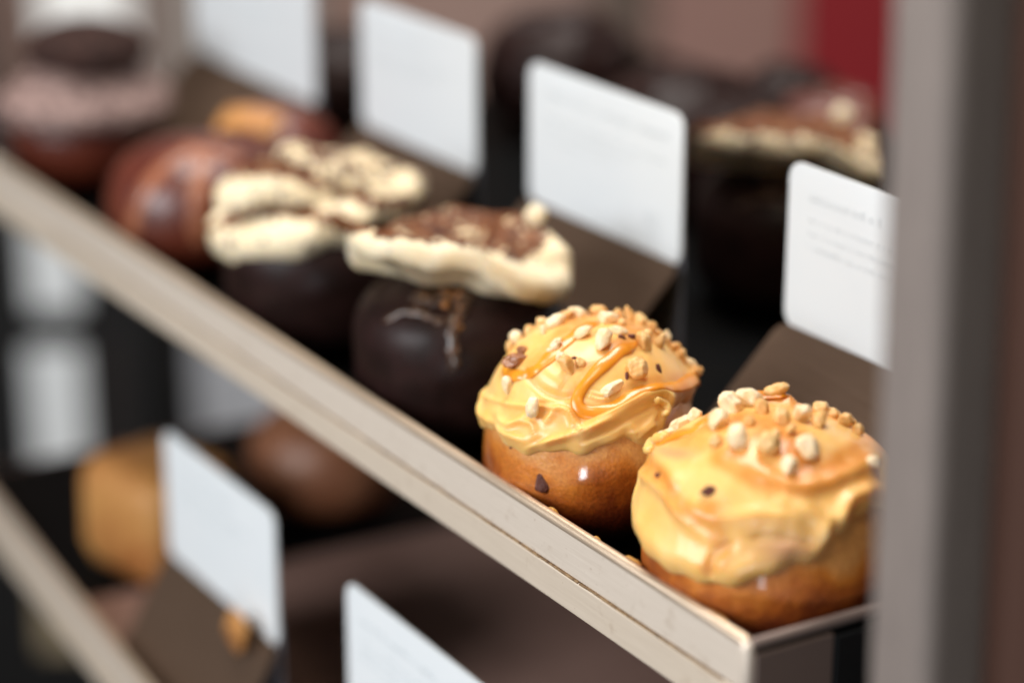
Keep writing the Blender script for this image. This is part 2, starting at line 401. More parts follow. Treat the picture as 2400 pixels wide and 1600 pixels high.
iv, if_, (thin, gz) = make_icing(sh1, t1, edge1, st1, zA, T=.0031, back_phi=1.55, seed=2, nT=760, nS=280, thin_fn=thin1, glaze=[
    ([(560, 270), (470, 320), (370, 380), (290, 430), (262, 480), (275, 520)], .0030, .55), ([(1080, 300), (1040, 260), (980, 215), (900, 190), (800, 215), (700, 290)], .0042, .8),
    ([(1250, 230), (1180, 290), (1100, 330), (1000, 370)], .0042, .75), ([(880, 480), (835, 530), (790, 590)], .0036, .45), ([(1060, 640), (1150, 595), (1260, 580), (1400, 560)], .0042, .5), ([(560, 420), (450, 500), (380, 495)], .0040, .5),
    ([(1130, 300), (1020, 360), (960, 410), (890, 470), (790, 590), (765, 645), (775, 695), (815, 722), (880, 722), (1040, 650), (1130, 600), (1220, 575)], .0038, .6), ([(740, 275), (660, 340), (590, 410), (520, 470)], .0036, .6)])
ic = build('icing', iv, if_, 'icing', d1, attrs={'thin': thin, 'glaze': gz})
ti1 = bvh(iv, if_)
# curled icing tip at the end of the fold
v, f = ribbon(ti1, sh1, [(1215, 645), (1262, 652), (1292, 682), (1298, 712), (1280, 730), (1262, 722)], zA, .0030, .0024, .0016, .0006); build('icing_curl', v, f, 'icing', d1)
for pts, w0, w1, hg in [
    ([(1130, 300), (1080, 335), (1020, 360), (960, 410), (890, 470), (835, 530), (790, 590), (765, 645), (775, 695), (815, 722), (880, 722), (960, 695), (1040, 650), (1130, 600), (1220, 575), (1320, 572), (1400, 558), (1480, 520), (1560, 478)], .0042, .0048, .0013),
    ([(890, 180), (820, 215), (740, 275), (660, 340), (590, 410), (520, 470), (430, 505), (365, 495), (340, 455), (350, 420)], .0052, .0036, .0009)]:
    v, f = ribbon(ti1, sh1, pts, zA, w0 * 1.15, w1 * 1.15, hg * .8); build('caramel_drizzle', v, f, 'caramel', d1)
v, f = ribbon(ti1, sh1, [z2(1480, 800), z2(1500, 860), z2(1500, 905)], lambda x, y: (x, y), .003, .0034, .0018); build('caramel_drip', v, f, 'caramel', d1)
P_, T_, B_, S_ = 'nut_pale', 'nut_tan', 'nut_brown', 'nut_skin'
n1 = [(550, 560, 95, 165, .2, T_), (700, 490, 200, 160, -.5, P_), (835, 385, 150, 130, .3, T_), (945, 255, 180, 160, .6, T_), (1025, 420, 80, 165, .35, P_), (1170, 320, 270, 180, .5, P_),
      (1290, 250, 200, 130, .2, T_), (1440, 220, 260, 150, -.4, P_), (700, 780, 320, 180, .35, B_), (765, 650, 130, 110, .2, B_), (600, 1070, 130, 220, .3, P_), (930, 1320, 200, 250, -.2, P_),
      (1165, 590, 130, 170, -.3, P_), (1210, 725, 140, 130, .2, P_), (1320, 850, 170, 270, .6, T_), (1470, 790, 140, 110, -.6, T_), (1500, 455, 250, 150, .3, P_), (1090, 640, 80, 60, 0, P_)]
n2 = [(240, 155, 245, 130, -.1, T_), (430, 165, 120, 110, 0, T_), (570, 200, 110, 230, .1, T_), (310, 265, 220, 140, -.15, P_), (470, 290, 80, 90, 0, T_), (262, 530, 200, 260, .1, P_),
      (430, 385, 200, 90, -.2, P_), (680, 290, 170, 200, .2, T_), (850, 265, 130, 140, 0, T_), (710, 530, 150, 240, .5, T_), (770, 430, 140, 100, -.4, T_), (890, 520, 120, 210, -.5, T_),
      (990, 405, 150, 190, -.4, P_), (1150, 490, 150, 120, .1, T_), (1265, 530, 140, 140, .5, T_), (1345, 575, 90, 120, 0, T_), (1300, 695, 180, 130, -.1, P_), (1480, 715, 160, 130, -.4, T_),
      (620, 825, 230, 240, .3, T_), (350, 1050, 290, 120, .5, P_), (520, 100, 60, 70, 0, T_), (760, 300, 120, 90, .5, T_), (950, 300, 110, 90, .2, T_), (1050, 440, 100, 90, .2, T_)]
i = 0
for x, y, w, h, a, mt in n1: place_nut(d1, ti1, sh1, *z1(x, y), w / 4.8, h / 4.8, a, mt, i, sink=.2); i += 1
for x, y, w, h, a, mt in n2: place_nut(d1, ti1, sh1, *z2(x, y), w / 4.2, h / 4.2, a, mt, i + 3, sink=.2); i += 1
for x, y, w, h, a, zf, k in [(1395, 728, 100, 45, -.2, z1, 5.228), (480, 450, 170, 70, -.8, z2, 4.9), (590, 447, 110, 80, 0, z2, 4.9), (900, 822, 62, 210, .2, z2, 4.9), (535, 900, 50, 110, .2, z2, 4.9)]:
    place_nut(d1, ti1, sh1, *zf(x, y), w / k, h / k, a, S_, i, 'nut_skin', .5, .3 if w > 55 else .0); i += 1
place_nut(d1, ti1, sh1, *z2(147, 835), 10, 11, .4, 'burnt', 4, 'burnt_crumb', .6)
place_nut(d1, t1, sh1, *zA(560, 1145), 44, 54, .2, 'raisin', 2, 'raisin', .35, .42)
place_nut(d1, t1, sh1, *zA(376, 932), 10, 9, .2, S_, 6, 'chocolate_speck', .4)

# ================================================================== DOUGHNUT 2 (right front, blurred)
D2Y = .0475
x2 = center_from(1808, 0, D2Y, .033)
sh2 = Shape(x2, D2Y, .0455, .0475, .031, p=2.5, seed=11, lump=.03, base_z=BZ)
d2 = empty('caramel_doughnut', (x2, D2Y, BZ), 'blurred caramel iced doughnut with chopped nuts at the near tray corner, beside the steel post', 'doughnut', 'caramel iced doughnuts topped with nuts')
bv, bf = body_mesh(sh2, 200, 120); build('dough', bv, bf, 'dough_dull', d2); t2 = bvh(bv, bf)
edge2 = [(205, 480), (185, 600), (165, 700), (175, 830), (210, 900), (260, 970), (330, 1040), (400, 1085), (500, 1110), (600, 1112), (700, 1100), (800, 1070), (900, 1030), (985, 1000), (1040, 930), (1060, 880), (1120, 860), (1200, 800), (1290, 740)]
st2 = [([(230, 470), (300, 520), (360, 600), (420, 700)], .003, .002), ([(200, 600), (260, 640), (330, 700), (420, 820), (520, 900)], .002, .0016),
       ([(430, 760), (560, 820), (760, 800), (980, 820)], .003, .0016), ([(540, 1080), (560, 980), (640, 920)], .0018, -.0016), ([(1000, 1000), (1040, 900), (960, 790), (800, 720)], .0025, .002),
       ([(700, 600), (900, 680), (1100, 640), (1250, 560)], .003, .0018), ([(1080, 850), (1120, 740), (1220, 690)], .0022, .0018), ([(640, 230), (800, 210), (930, 200)], .003, .003), ([(700, 900), (850, 900), (1000, 930)], .0015, -.0014)]
def thin2(base, d, S):
    px = 1200 + FPX * ((base - CAM) @ rv) / ((base - CAM) @ fw); py = 800 - FPX * ((base - CAM) @ up) / ((base - CAM) @ fw)
    a = lambda x, y, sx, sy: np.exp(-(((px - x) / sx) ** 2 + ((py - y) / sy) ** 2))
    return np.clip(a(1840, 1285, 70, 36) * .95 + a(1600, 1075, 50, 16) * .7 + a(1690, 1200, 30, 26) * .4, 0, 1)
iv, if_, (thin, gz) = make_icing(sh2, t2, edge2, st2, zB, T=.0034, back_phi=1.55, seed=5, nT=520, nS=190, thin_fn=thin2, glaze=[
    ([(262, 590), (330, 640), (370, 700), (400, 760), (470, 800), (540, 790)], .0038, .85), ([(940, 220), (1030, 290), (1150, 350), (1240, 410), (1295, 480)], .0060, .9),
    ([(600, 560), (700, 610), (800, 655), (910, 665), (1010, 645), (1120, 570), (1230, 500)], .0050, .9), ([(560, 420), (680, 400), (800, 430), (900, 520), (960, 600)], .0075, .85),
    ([(560, 840), (575, 920), (600, 970), (540, 1030)], .0032, .6), ([(930, 210), (820, 225), (700, 250), (590, 290), (450, 400)], .0050, .7), ([(330, 445), (420, 470), (520, 500)], .004, .6), ([(1180, 640), (1240, 700), (1150, 780)], .005, .5)])
build('icing', iv, if_, 'icing', d2, attrs={'thin': thin, 'glaze': gz}); ti2 = bvh(iv, if_)
v, f = ribbon(ti2, sh2, [(330, 440), (270, 440), (225, 450), (215, 485), (235, 505), (262, 490)], zB, .004, .0034, .002, .001); build('icing_curl', v, f, 'icing', d2)
for pts, w0, w1, hg in [
    ([(930, 210), (820, 225), (700, 250), (590, 290), (450, 400), (330, 445), (262, 470)], .0065, .0045, .0012)]:
    v, f = ribbon(ti2, sh2, pts, zB, w0 * 1.0, w1 * 1.1, hg * .6); build('caramel_drizzle', v, f, 'caramel', d2)
nB = [(820, 188, 120, 66, .3, T_), (590, 258, 90, 80, 0, P_), (700, 282, 130, 85, -.4, P_), (625, 320, 90, 120, .5, P_), (755, 325, 60, 90, .2, T_), (562, 385, 85, 100, 0, P_), (660, 462, 110, 115, 0, P_),
      (785, 490, 110, 110, 0, T_), (832, 372, 90, 100, .3, T_), (938, 360, 80, 90, 0, P_), (1018, 322, 72, 70, 0, T_), (1020, 385, 80, 85, .4, T_), (1132, 380, 66, 66, 0, T_), (1095, 312, 90, 44, -.4, T_),
      (960, 505, 95, 120, .5, P_), (882, 590, 75, 95, .2, P_), (1262, 556, 75, 48, -.3, P_), (550, 468, 60, 62, 0, T_), (372, 372, 110, 52, .7, P_), (318, 425, 90, 50, .3, P_), (450, 342, 60, 75, -.4, P_),
      (885, 420, 50, 50, 0, T_), (1190, 420, 50, 60, 0, T_), (1180, 340, 50, 40, 0, T_), (700, 380, 50, 50, 0, T_)]
for j, (x, y, w, h, a, mt) in enumerate(nB): place_nut(d2, ti2, sh2, *zB(x, y), w / 1.72, h / 1.72, a, mt, j + 5, sink=.2)
place_nut(d2, ti2, sh2, *zB(520, 690), 58, 30, -.1, S_, 2, 'nut_skin', .5, .5)
place_nut(d2, ti2, sh2, *zB(285, 612), 38, 16, -.3, S_, 3, 'nut_skin', .5, .5)
place_nut(d2, ti2, sh2, *zB(714, 214), 16, 12, 0, S_, 3, 'nut_skin', .5, .2)

# ================================================================== CHOCOLATE DOUGHNUTS WITH CREAM
def cream_mesh(outline, zc_, cen, topfn, grooves, t=.0072, n=260, seed=3, cocoa_fn=None):
    """thick piped cream slab: plan outline (world x,y), rounded rim, wavy top"""
    O = np.array(outline); d = O - cen; a = np.arctan2(d[:, 1], d[:, 0]); r = np.hypot(d[:, 0], d[:, 1]); o = np.argsort(a); a, r = a[o], r[o]
    g = np.linspace(-np.pi, np.pi, n, endpoint=False)
    R = np.interp(g, np.concatenate([a - 2 * np.pi, a, a + 2 * np.pi]), np.tile(r, 3))
    k = np.exp(-np.linspace(-2, 2, 9) ** 2); k /= k.sum(); R = np.convolve(np.concatenate([R[-4:], R, R[:4]]), k, 'valid')
    rings = []; kinds = []
    for s in np.linspace(.01, 1, 80): rings.append((s, 1.0)); kinds.append(0)
    for q in np.linspace(0, np.pi, 16)[1:]: rings.append((('rim', q))); kinds.append(1)
    for s in (.6, .2): rings.append((s, -1.0)); kinds.append(2)
    V = []; SSt = []
    cx_, cy_ = np.cos(g), np.sin(g)
    for rg, kd in zip(rings, kinds):
        if kd == 0: rr = (R - t) * rg[0]; zz_ = t * np.ones(n); s_ = rg[0]
        elif kd == 1: rr = (R - t) + t * np.sin(rg[1]); zz_ = t * np.cos(rg[1]) * np.ones(n); s_ = 1.0
        else: rr = (R - t) * rg[0]; zz_ = -t * np.ones(n); s_ = rg[0]
        V.append(np.stack([cen[0] + cx_ * rr, cen[1] + cy_ * rr, zz_], -1)); SSt.append(np.full(n, s_ if kd < 2 else 1))
    V = np.vstack(V); SSt = np.concatenate(SSt)
    XY = np.concatenate([V[:, :2], np.zeros((len(V), 1))], 1)
    top = V[:, 2] > -t * .5
    zadd = topfn(V[:, 0] - cen[0], V[:, 1] - cen[1], SSt)
    gsum = np.zeros(len(V))
    for pts, w, amp in grooves:
        P = densify([np.array([p[0], p[1], 0]) for p in pts], .002); dd, _ = pdist(XY, P); gsum += amp * np.exp(-(dd / w) ** 2)
    V[:, 2] += np.where(top, 1, .9) * zadd + zc_ + np.where(top, gsum, 0) + np.where(top, .0006 * fbm(XY, 80, seed) + .0002 * fbm(XY, 300, seed + 2), 0)
    F = grid_faces(n, len(rings)); F.append(tuple(range(n)))
    coc = cocoa_fn(V, SSt, gsum) if cocoa_fn else np.zeros(len(V))
    return V, F, coc
def proj(V):
    q = V - CAM; D = q @ fw; return 1200 + FPX * (q @ rv) / D, 800 - FPX * (q @ up) / D

def droop_disc(parent, cen, ra, z0, t, front, back, cocoa_fn, seed, cover=.004, n=300, squash=1.0):
    """piped cream disc whose rim sags or rises to follow its wavy lower and upper edge"""
    g = np.linspace(-np.pi, np.pi, n, endpoint=False)
    ru, rw = np.cos(g), np.sin(g)                       # along rv, along hv
    R = ra * (1 + .035 * np.sin(3 * g + seed) + .025 * np.sin(5 * g + 2 * seed))
    pu = rv[None, :2] * (ru * R)[:, None] + hv[None, :2] * (rw * R * squash)[:, None]
    P = np.concatenate([cen + pu, np.full((n, 1), z0)], 1)
    q = P - CAM; D = q @ fw; px = 1200 + FPX * (q @ rv) / D; py = 800 - FPX * (q @ up) / D
    F_ = np.array([zC(*p) for p in front]); B_ = np.array([zC(*p) for p in back])
    tf = np.interp(px, F_[:, 0], F_[:, 1]); tb = np.interp(px, B_[:, 0], B_[:, 1]); k = FPX / D * math.cos(th)
    dz = np.where(rw < 0, (py - tf) / k + t * .9, (py - tb) / k - t * .75)
    w_ = np.exp(-np.linspace(-2, 2, 13) ** 2); w_ /= w_.sum(); dz = np.convolve(np.concatenate([dz[-6:], dz, dz[:6]]), w_, 'valid')
    V, SS, G = [], [], []
    for s_ in np.linspace(.01, 1, 70): V.append((s_, None, t))
    for a in np.linspace(0, np.pi, 18)[1:]: V.append((1.0, a, 0))
    for s_ in (.7, .4, .1): V.append((s_, None, -t))
    out = []
    for s_, a, zz_ in V:
        if a is None: f_ = (ra - t) / ra * s_; z_ = zz_ * np.ones(n)
        else: f_ = (ra - t + t * math.sin(a)) / ra; z_ = t * math.cos(a) * np.ones(n)
        xy = cen + pu * f_; out.append(np.concatenate([xy, (z0 + z_ + dz * min(1, s_) ** 2.2)[:, None]], 1)); SS.append(np.full(n, s_))
    V = np.vstack(out); SS = np.concatenate(SS); XY = V * np.array([1, 1, 0])
    V[:, 2] += cover * (1 - SS ** 2) + .0007 * fbm(XY, 90, seed) + .00025 * fbm(XY, 330, seed + 2)
    rip = np.sin((XY @ np.array([*rv[:2], 0])) * 260 + seed) * .0006; V[:, 2] += rip
    F = grid_faces(n, len(out)); F.append(tuple(range(n)))
    o = build('cream_topping', V, F, 'cream', parent, attrs={'cocoa': cocoa_fn(V)}); return V, F
# nearer one
D3Y = .056; x3 = center_from(1078, 0, D3Y, .04)
sh3 = Shape(x3, D3Y, .0462, .033, .036, p=3.1, seed=21, lump=.045, base_z=BZ)
d3 = empty('chocolate_doughnut', (x3, D3Y, BZ), 'dark chocolate doughnut with a flat cocoa dusted cream layer, directly behind the sharp caramel one', 'doughnut', 'chocolate doughnuts topped with cream')
bv, bf = body_mesh(sh3, 180, 110)
t3 = bvh(bv, bf); build('dough', bv, bf, 'chocolate', d3)
fr3 = [(800, 560), (865, 592), (930, 624), (1030, 640), (1130, 655), (1200, 672), (1290, 675), (1370, 665), (1430, 680), (1490, 720), (1540, 758), (1600, 790), (1660, 806), (1720, 800), (1780, 812), (1835, 790), (1855, 740), (1900, 700)]
bk3 = [(800, 550), (865, 525), (950, 482), (1060, 432), (1180, 385), (1300, 368), (1440, 380), (1560, 392), (1640, 400), (1700, 430), (1760, 480), (1850, 560), (1900, 600)]
def coc3(V):
    px, py = proj(V); X, Y = (px - 400) * 1.96, (py - 300) * 1.96
    yb = np.interp(X, [880, 960, 1100, 1250, 1400, 1500, 1600, 1700, 1850], [500, 515, 530, 540, 560, 585, 620, 590, 500])
    m_ = np.clip((yb - Y) / 45, -.25, 1) * np.clip((1790 - X) / 160, -.1, 1)
    return np.clip(m_ * .54 + .27, 0, .69)
v, f = droop_disc(d3, np.array([x3, D3Y]), .0475, .0550, .0062, fr3, bk3, coc3, 3)
kn = place_nut(d3, bvh(v, f), sh3, *zC(1650, 420), 68, 56, 0, 'cream', 3, 'cream_knob', 1, .2)
# cracked crust of dried glaze and drips below the cream
def crust(root, sh, tree, pts, w, hg, seed, name='glaze_drip'):
    v, f = ribbon(tree, sh, pts, zC, w, w * .8, hg, 0, 16); v = v + (fbm(v, 900, seed)[:, None] * .0006) * np.array([1, 1, 1.]); build(name, v, f, 'choc_crust', root)
crust(d3, sh3, t3, [(1120, 760), (1220, 790), (1290, 740), (1380, 740)], .010, .0016, 3)
crust(d3, sh3, t3, [(1370, 740), (1335, 820), (1300, 900), (1295, 1000), (1300, 1130)], .0060, .0016, 4)
crust(d3, sh3, t3, [(980, 890), (1080, 850), (1190, 870), (1260, 900)], .0034, .0012, 5)
crust(d3, sh3, t3, [(1180, 700), (1290, 710), (1410, 700)], .010, .0014, 6)

for k_ in range(34):       # broken glaze, plus gold bits coloured as warm highlights below the cream
    u_ = rng.uniform(0, 1)
    if k_ < 22: cx_, cy_ = 1130 + 310 * u_ + rng.normal() * 14, 790 - 50 * u_ + rng.normal() * 26
    else: cx_, cy_ = 1325 - 25 * u_ + rng.normal() * 9, 760 + 260 * u_
    w_ = rng.uniform(22, 48); place_nut(d3, t3, sh3, *zC(cx_, cy_), w_ / 1.96, w_ * rng.uniform(.6, 1) / 1.96, rng.uniform(0, 3), ['choc_crust', 'gold_glint', 'nut_brown', 'choc_crust', 'gold_glint'][k_ % 5], k_, 'glaze_crumb_glint', 1, .25)
D4Y = .054; x4 = center_from(745, 0, D4Y, .05)
sh4 = Shape(x4, D4Y, .0455, .033, .036, p=3.0, seed=31, lump=.045, base_z=BZ)
d4 = empty('chocolate_doughnut', (x4, D4Y, BZ), 'dark chocolate doughnut with two thick piped folds of pale cream, beside the glossy red-brown one', 'doughnut', 'chocolate doughnuts topped with cream')
bv, bf = body_mesh(sh4, 140, 90); t4 = bvh(bv, bf); build('dough', bv, bf, 'chocolate', d4)
def coc4(V):
    px, py = proj(V); X, Y = (px - 400) * 1.96, (py - 300) * 1.96
    a = np.exp(-(((Y - np.interp(X, [170, 350, 450, 560, 700, 830], [465, 400, 372, 380, 405, 450])) / 30) ** 2)) * .45
    a += .55 * np.exp(-(((X - 780) / 70) ** 2 + ((Y - 440) / 30) ** 2)) + .40 * np.exp(-(((Y - np.interp(X, [480, 600, 740, 850, 950], [180, 230, 280, 310, 350])) / 36) ** 2))
    return a + .20 * np.clip((250 - Y) / 60, 0, 1) + .27
c4 = np.array([x4, D4Y]); h2_, r2_ = hv[:2], rv[:2]
droop_disc(d4, c4 + h2_ * .000 - r2_ * .004, .0455, .0500, .0090, [(120, 470), (170, 545), (200, 600), (260, 640), (330, 632), (420, 618), (520, 626), (620, 612), (700, 578), (760, 566), (830, 570), (890, 545), (940, 490), (1020, 470)],
           [(120, 460), (250, 430), (350, 395), (500, 370), (700, 400), (940, 440)], coc4, 5)
droop_disc(d4, c4 + h2_ * .010 - r2_ * .008, .0400, .0620, .0085, [(130, 420), (180, 440), (260, 435), (350, 400), (450, 375), (560, 385), (700, 410), (800, 445), (880, 500), (960, 500)],
           [(130, 330), (220, 240), (300, 180), (400, 165), (500, 180), (600, 215), (750, 280), (880, 340), (960, 400)], coc4, 6)
droop_disc(d4, c4 + h2_ * .020 + r2_ * .014, .0350, .0640, .0080, [(480, 200), (560, 230), (650, 275), (760, 325), (860, 400), (930, 470), (1000, 480), (1070, 435), (1150, 380), (1190, 300)],
           [(480, 160), (540, 120), (620, 102), (750, 108), (930, 130), (1050, 165), (1140, 215), (1190, 290)], coc4, 8)

def copy_tree(o, parent=None):
    c = o.copy(); COL.objects.link(c)
    if parent is not None: c.parent = parent
    for ch in list(o.children): copy_tree(ch, c)
    return c
def place_copy(src, loc, rz, sc, label, group=None):
    c = copy_tree(src); c.location = Vector(loc); c.rotation_euler = (0, 0, rz); c.scale = (sc,) * 3; c['label'] = label
    if group: c['group'] = group
    return c

# ================================================================== GLOSSY BROWN BUNS AND FROSTED ONE
def bun(name, x, y, a, top, bot, label, mat, cat='doughnut', group=None, seed=1, base_z=-.0125, p=2.4, part='dough', rough_=0):
    sh = Shape(x, y, a, top, bot, p=p, seed=seed, lump=.03, base_z=base_z)
    r = empty(name, (x, y, base_z), label, cat, group); v, f = body_mesh(sh, 110, 70)
    if rough_: v = v + (fbm(v, 170, seed) * (v[:, 2] > base_z + .02))[:, None] * rough_ * np.array([.5, .5, 1])
    build(part, v, f, mat, r)
    return r, sh, bvh(v, f)
x5 = center_from(455, 0, .056, .04)
g1, shg, tg = bun('glazed_doughnut', x5, .056, .0465, .038, .030, 'glossy red-brown doughnut with pale glaze stripes, left of the piped cream one', 'red_brown', group='glossy glazed doughnuts', seed=41)
ident = lambda x, y: (x, y)
for pts in [[(480, 345), (400, 380), (345, 440), (315, 520), (300, 580)], [(480, 350), (470, 420), (462, 500), (470, 580)], [(430, 345), (500, 352), (570, 380)]]:
    v, f = ribbon(tg, shg, pts, ident, .008, .009, .0010); build('glaze_stripe', v, f, 'glaze_line', g1)
x5b = center_from(635, 0, .118, .04)
g2, shh, th2 = bun('glazed_doughnut', x5b, .118, .038, .036, .034, 'small glossy orange-brown doughnut set back against the stand of the leftmost card', 'red_brown', group='glossy glazed doughnuts', seed=43)
v, f = ribbon(th2, shh, [(520, 285), (590, 280), (660, 300)], ident, .020, .018, .0030); build('highlight_patch', v, f, 'gold_pastry', g2)  # orange highlight on the bun, laid on as a gold patch
x6 = center_from(196, 0, .065, .040)
g3, sh6, t6 = bun('frosted_doughnut', x6, .065, .044, .024, .034, 'doughnut with wide matt chocolate frosting and a dark crumb mound, farthest in the row', 'red_brown', seed=47)
o6 = [(x6 + .052 * math.cos(a) * (1 + .03 * math.sin(5 * a)), .065 + .052 * math.sin(a) * (1 + .03 * math.sin(4 * a + 1))) for a in np.linspace(0, 2 * np.pi, 40, endpoint=False)]
v, f, cc = cream_mesh(o6, .0370, np.array([x6, .065]), lambda dx, dy, s: .036 * (1 - s ** 1.35), [], t=.008, seed=13); v[:, 2] -= 0
fr = build('frosting', v, f, 'choc_light', g3)
sm = Shape(x6 + .002, .067, .034, .0165, .020, p=2.0, seed=51, lump=.12, base_z=.049); v, f = body_mesh(sm, 100, 60); v = v + fbm(v, 500, 8)[:, None] * .0007; build('crumb_mound', v, f, 'choc_mound', g3)

# back row, behind the cards
p4 = onz(1850, 372, .062); p5 = onz(1980, 235, .070); p3 = onz(1590, 215, .075); p2 = onz(1320, 70, .080); p1 = onz(800, 150, .07)
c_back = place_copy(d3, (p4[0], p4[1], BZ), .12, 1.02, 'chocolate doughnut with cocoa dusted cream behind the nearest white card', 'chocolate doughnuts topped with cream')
for ch in c_back.children:      # extra cocoa darkens this cream in place of back-row shade
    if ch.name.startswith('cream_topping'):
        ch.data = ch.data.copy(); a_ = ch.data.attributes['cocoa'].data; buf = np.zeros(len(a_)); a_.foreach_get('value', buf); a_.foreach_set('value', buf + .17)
for k, (pp_, a, tp, lab, mt, sd) in enumerate([
    (onz(1950, 205, .060), .038, .036, 'brown glazed doughnut behind the cream topped one, next to the steel post', 'red_brown', 61),
    (onz(1600, 150, .066), .052, .042, 'large black chocolate doughnut right behind the card that has a price on it', 'chocolate', 62),
    (onz(1310, 20, .066), .050, .042, 'dark chocolate doughnut with a dull sheen, at the back between two cards', 'chocolate', 63),
    (onz(1850, 160, .056), .036, .036, 'small black chocolate doughnut at the back, in front of the deep red panel', 'chocolate', 67),
    (onz(800, 60, .062), .044, .038, 'dark doughnut showing in the gap between the two leftmost cards', 'chocolate', 64),
    (onz(1745, 225, .058), .040, .034, 'dark chocolate doughnut at the back, left of the brown glazed one', 'chocolate', 66)]):
    bun('plain_doughnut', pp_[0], pp_[1], a, tp, .034, lab, mt, group='doughnuts in the back row', seed=sd, rough_=.0016)

# ================================================================== TRAYS
UT = empty('display_tray', (-.47, .25, 0), 'upper metal display tray holding the row of doughnuts, inside coloured black for shade', 'tray', 'metal display trays')
X0, X1, YB = -.80, 0.0, .50
obox('tray_floor', (X0 + .003, .003, -.0142), (X1 - .003, YB, -.0127), 'tray_black', UT, bev=0, smooth=False)
obox('front_wall', (X0, -.0005, .0001), (X1 - .0035, .0024, .0166), 'tray_metal', UT, bev=.0006)
# inner face of the front wall is black too, for the shade inside
obox('inner_face', (X0, .0026, -.0126), (X1 - .004, .0036, .0150), 'tray_black', UT, bev=.0002)
def rod(p, q, r, n=16):
    p, q = np.array(p, float), np.array(q, float); t = q - p; L = np.linalg.norm(t); t /= L
    u = np.cross(t, [0, 0, 1.]) if abs(t[2]) < .9 else np.cross(t, [1., 0, 0]); u /= np.linalg.norm(u); w = np.cross(t, u)
    V = []; rings = [(0, .3), (r * .3, .8), (r, 1), (L - r, 1), (L - r * .3, .8), (L, .3)]
    for l, s in rings:
        for k in range(n): a = 2 * math.pi * k / n; V.append(p + t * l + (u * math.cos(a) + w * math.sin(a)) * r * s)
    F = [(i * n + k, i * n + (k + 1) % n, (i + 1) * n + (k + 1) % n, (i + 1) * n + k) for i in range(5) for k in range(n)]
    F.append(tuple(range(n))[::-1]); F.append(tuple(5 * n + k for k in range(n))); return np.array(V), F
v, f = rod((X0, .0016, .0168), (X1 - .0020, .0016, .0168), .0023); build('rolled_rim', v, f, 'rim_metal', UT)
v, f = rod((X1 - .0016, .0010, .0166), (X1 - .0016, YB, .0166), .0021); build('rolled_rim', v, f, 'shaded_metal', UT)
obox('end_wall', (X1 - .0034, .0027, -.0126), (X1 - .0010, YB, .0160), 'end_black', UT, bev=.0003)  # black colour stands in for a dark reflection on the wall
v, f = rod((X1 - .0024, .0010, .0001), (X1 - .0024, .0010, .0178), .0026); build('tray_corner', v, f, 'tray_metal', UT)
obox('back_wall', (X0, YB, -.0142), (X1 - .004, YB + .002, .006), 'tray_black', UT, bev=.0003)
# baked-on residue along the seam
vs = []
rr = random.Random(4); parts = []
x = -.62
while x < -.02:
    L = rr.uniform(.003, .018); hgt = rr.uniform(.0001, .0005)
    parts.append(box_vf((x, -.0012, -.0004 - hgt * .5), (x + L, .0004, .0000 + hgt * .6), .0001, 1)); x += L * rr.uniform(.9, 1.06)
v, f = join(parts); v[:, 2] += .0003 * np.sin(v[:, 0] * 300) * np.sin(v[:, 0] * 87); build('baked_residue', v, f, 'residue', UT, smooth=False)

LT = empty('display_tray', (-.37, .20, -.19), 'lower metal display tray with a brown floor, under the doughnut tray', 'tray', 'metal display trays')
A = np.array([-.664, -.023]); B = np.array([-.428, -.0386]); dv = (B - A) / np.linalg.norm(B - A); nv = np.array([-dv[1], dv[0]])
def lt_xf(v):
    return np.stack([A[0] + dv[0] * v[:, 0] + nv[0] * v[:, 1], A[1] + dv[1] * v[:, 0] + nv[1] * v[:, 1], v[:, 2]], -1)
obox('tray_floor', (-.10, .003, -.192), (.72, .52, -.1885), 'lower_floor', LT, bev=0, xf=lt_xf, smooth=False)
obox('dark_sheet', (-.095, .004, -.1883), (.105, .50, -.1872), 'tray_black', LT, bev=0, xf=lt_xf, smooth=False)  # added black sheet that darkens the left part of the floor
obox('front_wall', (-.30, -.001, -.189), (.72, .0022, -.1742), 'tray_metal', LT, bev=.0006, xf=lt_xf)
v, f = rod((-.30, .0008, -.1738), (.72, .0008, -.1738), .0021); build('rolled_rim', lt_xf(v), f, 'rim_metal', LT)

# ================================================================== RACK
RK = empty('display_rack', (.10, -.03, -.6), 'stainless steel rack whose blurred upright post stands at the right, carrying both trays', 'rack')
RK['label'] = 'stainless steel rack with a blurred upright post at the right, its rails carrying both trays'
obox('shelf_rail', (X0, -.0014, -.0136), (X1 - .001, .0022, -.0003), 'rail_metal', RK, bev=.0008)
obox('shelf_rail', (-.30, -.002, -.206), (.72, .0026, -.1905), 'rail_metal', RK, bev=.0008, xf=lt_xf)
obox('corner_bracket', (X1 - .0008, .0022, -.018), (X1 + .0012, .034, .0136), 'shaded_metal', RK, bev=.0005)
obox('hollow_sheet', (X1 + .0000, .0345, -.26), (X1 + .0020, .26, .0125), 'end_black', RK, bev=.0005)  # added black sheet standing in for the dark hollow behind the bracket
pc = CAM + ray(2206, 800) * .655
pw = .0130
obox('post', (pc[0] - pw, pc[1] - pw, -.6), (pc[0] + pw, pc[1] + pw, .9), 'steel', RK, bev=.0060, xf=lambda v: v + (pc[2] - v[:, 2:3]) * .018 * rv)

# brown board standing against the far side of the post
bc = CAM + ray(2300, 800) * .70
def bd_xf(v): return bc * np.array([1, 1, 0]) + v[:, :1] * rv + v[:, 1:2] * hv + v[:, 2:3] * zv
v, f = box_vf((0, .0, -.6), (.22, .018, .9), .002); v = bd_xf(v); o = build('partition_board', v - bc, f, 'brown', None, smooth=False); o.location = Vector(bc)
props(o, 'brown board along the right edge of the photo, beyond the steel post', 'board')
